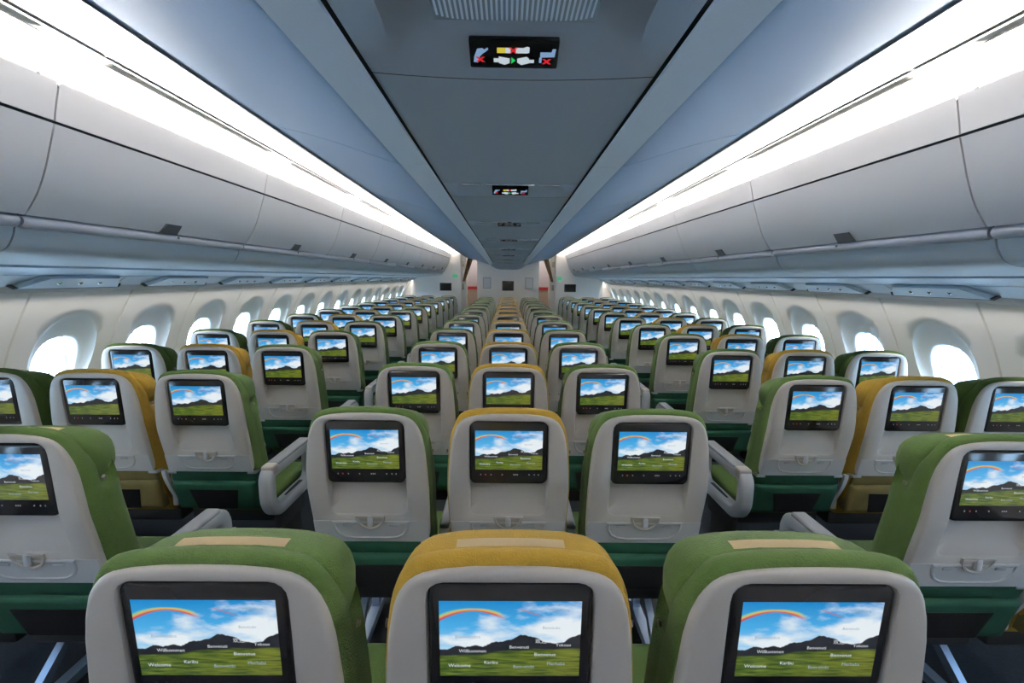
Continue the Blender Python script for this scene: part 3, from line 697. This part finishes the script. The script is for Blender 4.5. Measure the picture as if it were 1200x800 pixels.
# armrests
def arm_mid():
    bm = bmesh.new(); add_box(bm, -.018, .018, .13, .50, .625, .652, .010, 3)
    add_box(bm, -.014, .014, .13, .20, .44, .63, .006); b = finish(bm, 'armrest')
    bm = bmesh.new(); add_box(bm, -.0185, .0185, .15, .50, .650, .668, .008, 3); return b, finish(bm, 'arm_pad')
me_arm, me_armpad = arm_mid(); me_arm.materials.append(M['arm']); me_armpad.materials.append(M['pad'])
def arm_loop():
    bm = bmesh.new()
    pts = []
    for cy, cz, r, a0 in ((.45, .590, .055, 0), (.095, .605, .045, 90), (.155, .535, .105, 180), (.44, .490, .065, 270)):
        for i in range(7): a = radians(a0 + 15 * i); pts.append(Vector((0, cy + r * cos(a), cz + r * sin(a))))
    add_sweep(bm, pts, [(-.030, -.022), (-.022, -.031), (.022, -.031), (.030, -.022), (.030, .022), (.022, .031), (-.022, .031), (-.030, .022)], closed=True)
    a = finish(bm, 'armrest', 50)
    bm = bmesh.new(); add_box(bm, -.030, .030, .105, .47, .660, .684, .010, 3); b = finish(bm, 'arm_pad')
    bm = bmesh.new(); add_box(bm, -.031, .031, .050, .112, .628, .684, .012, 3); c = finish(bm, 'hinge_cap')
    bm = bmesh.new(); add_box(bm, -.012, .012, .12, .40, .30, .46, .006); add_box(bm, -.012, .012, .16, .36, .02, .32, .006); d = finish(bm, 'arm_support')
    return a, b, c, d
me_loop, me_looppad, me_loopcap, me_loopsup = arm_loop()
me_loop.materials.append(M['arm']); me_looppad.materials.append(M['pad']); me_loopcap.materials.append(M['shell']); me_loopsup.materials.append(M['black'])
# side bracket where the lower back meets the armrest beam: a white curved strap
bm = bmesh.new(); pts = [Vector((0, ys(.66) + .02 + .06 * t, .648 - .19 * t - .04 * sin(pi * t))) for t in [i / 8 for i in range(9)]]
pts = [Vector((0, ys(.66) + .012, .655))] + [Vector((0, lerp(ys(.63) + .006, ys(.45) + .05, t ** 1.3), lerp(.64, .46, t))) for t in [i / 7 for i in range(8)]]
add_sweep(bm, pts, [(-.009, -.010), (.009, -.010), (.009, .010), (-.009, .010)]); me_strap = finish(bm, 'arm_bracket', 50); me_strap.materials.append(M['arm'])
me_cap = {}
for q in (-1, 1):
    me_cap[q] = box('hinge_cap', q * .192 - .022, q * .192 + .022, ys(.65) + .002, ys(.65) + .045, .640, .656, .005); me_cap[q].materials.append(M['metal'])
bm = bmesh.new(); bmesh.ops.create_cone(bm, cap_ends=True, segments=14, radius1=.0075, radius2=.005, depth=.005)
bmesh.ops.transform(bm, matrix=Matrix.Rotation(pi / 2, 4, 'Y'), verts=bm.verts); me_rivet = finish(bm, 'rivet'); me_rivet.materials.append(M['rivet'])
# legs
def bar(nm, a, b, wd, th):
    bm = bmesh.new(); add_sweep(bm, [Vector(a), Vector(b)], [(-wd, -th), (wd, -th), (wd, th), (-wd, th)]); return finish(bm, nm, 0)
me_leg1 = bar('leg', (0, .56, .34), (0, .50, .03), .016, .022); me_leg2 = bar('leg', (0, .50, .34), (0, .14, .03), .014, .018); me_foot = bar('foot_bar', (0, .10, .045), (0, .58, .045), .022, .018)
for mm in (me_leg1, me_leg2, me_foot): mm.materials.append(M['legm'])
CL = {}
for c in ('green', 'yellow'):
    d = {}
    for k, mm in (('backrest', me_back), ('headrest', me_head), ('seat_cushion', me_cush)):
        q = mm.copy(); q.name = k; q.materials.append(M[c]); d[k] = q
    for k, mm in (('lower_cover', me_cover), ('seat_pocket', me_pocket)):
        q = mm.copy(); q.name = k; q.materials.append(M[c + '_pocket']); d[k] = q
    CL[c] = d

def seat(color, x, y, label, group, left=None, right=None, near=True, text=False, legs=0, sx=.486):
    t = thing('airline_seat', label, 'seat', (x, y, 0), group)
    D = CL[color]
    sh = link('shell', me_shell, None, t); tr_ = link('lower_panel', me_tray_band, None, t); tt = link('tray_table', me_tray, None, t)
    mo = link('monitor', me_mon, None, t); link('screen', me_scr, None, mo)
    if text: link('screen_words', me_words, None, mo, 'stuff'); link('screen_words', me_words2, None, mo, 'stuff')
    link('backrest', D['backrest'], None, t); hd_ = link('headrest', D['headrest'], None, t)
    link('seat_cushion', D['seat_cushion'], None, t)
    lc = link('lower_cover', D['lower_cover'], None, t); pk = link('seat_pocket', D['seat_pocket'], None, t); mp = link('mesh_panel', me_mesh, None, pk); mp['label'] = 'black mesh pocket panel'
    link('seat_pan', me_pan, None, t)
    if near:
        link('latch_rim', me_cup_rim, None, tt); link('latch_recess', me_cup, None, tt); link('latch', me_latch, None, tt)
        link('slot', me_slot[-1], None, tt); link('slot', me_slot[1], None, tt)
        link('button_row', me_btn, None, mo); link('red_button', me_btr, None, mo)
        hs_ = link('hook_strip', me_vel, None, hd_); hs_['label'] = 'tan hook strip'
        for q in (-1, 1):
            link('hinge_cap', me_cap[q], None, t)
            rv = link('rivet', me_rivet, None, t); rv.location = (q * .2175, ys(.99) + .075, .99)
    for sd, kind in ((-1, left), (1, right)):
        if kind == 'loop':
            a = link('armrest', me_loop, None, t); a.location.x = sd * .272
            link('arm_pad', me_looppad, None, a); link('hinge_cap', me_loopcap, None, a); link('arm_support', me_loopsup, None, a)
        elif kind == 'mid':
            a = link('armrest', me_arm, None, t); a.location.x = sd * sx / 2; link('arm_pad', me_armpad, None, a)
            if near:
                b_ = link('arm_bracket', me_strap, None, t); b_.location.x = sd * (sx / 2 - .007)
    if legs:
        fb = link('leg', me_leg1, None, t); fb.location.x = legs
        fb = link('leg', me_leg2, None, t); fb.location.x = legs
        fb = link('foot_bar', me_foot, None, t); fb.location.x = legs
    return t

PITCH_Y = .8128; SX = .486
for k in range(13):
    y = .658 + PITCH_Y * k; near = k < 7
    for c, col in ((-1, 'green'), (0, 'yellow'), (1, 'green')):
        nm = {-1: 'left seat', 0: 'middle seat', 1: 'right seat'}[c]
        lb = '%s-topped %s of the centre block, %s row from the camera' % ({'green': 'green', 'yellow': 'ochre-yellow'}[col], nm, ORD[k])
        seat(col, c * SX, y, lb, 'seats in the centre block', left={-1: None, 0: 'mid', 1: 'mid'}[c], near=near, text=(k < 2), legs=c * .13)
for s, side in ((-1, 'left'), (1, 'right')):
    for k in range(13):
        y = 1.24 + PITCH_Y * k; near = k < 8
        for j, col in ((0, 'green'), (1, 'yellow'), (2, 'green')):
            if k == 0 and j == 2: continue
            nm = ('aisle seat', 'middle seat', 'window seat')[j]
            lb = '%s-topped %s of the %s block, %s row from the camera' % ({'green': 'green', 'yellow': 'ochre-yellow'}[col], nm, side, ORD[k])
            aisle_side, win_side = ('right', 'left') if s < 0 else ('left', 'right')
            kw = {'left': None, 'right': None}
            if j == 0: kw[aisle_side] = 'loop'; kw[win_side] = 'mid'
            elif j == 1: kw[win_side] = 'mid'
            else: kw[win_side] = 'mid'
            seat(col, s * (1.44 + .478 * j), y, lb, 'seats in the %s block' % side, near=near, text=(k < 1), legs=s * .04 if j == 2 else (s * .25 if j == 0 else 0), sx=.478, **kw)
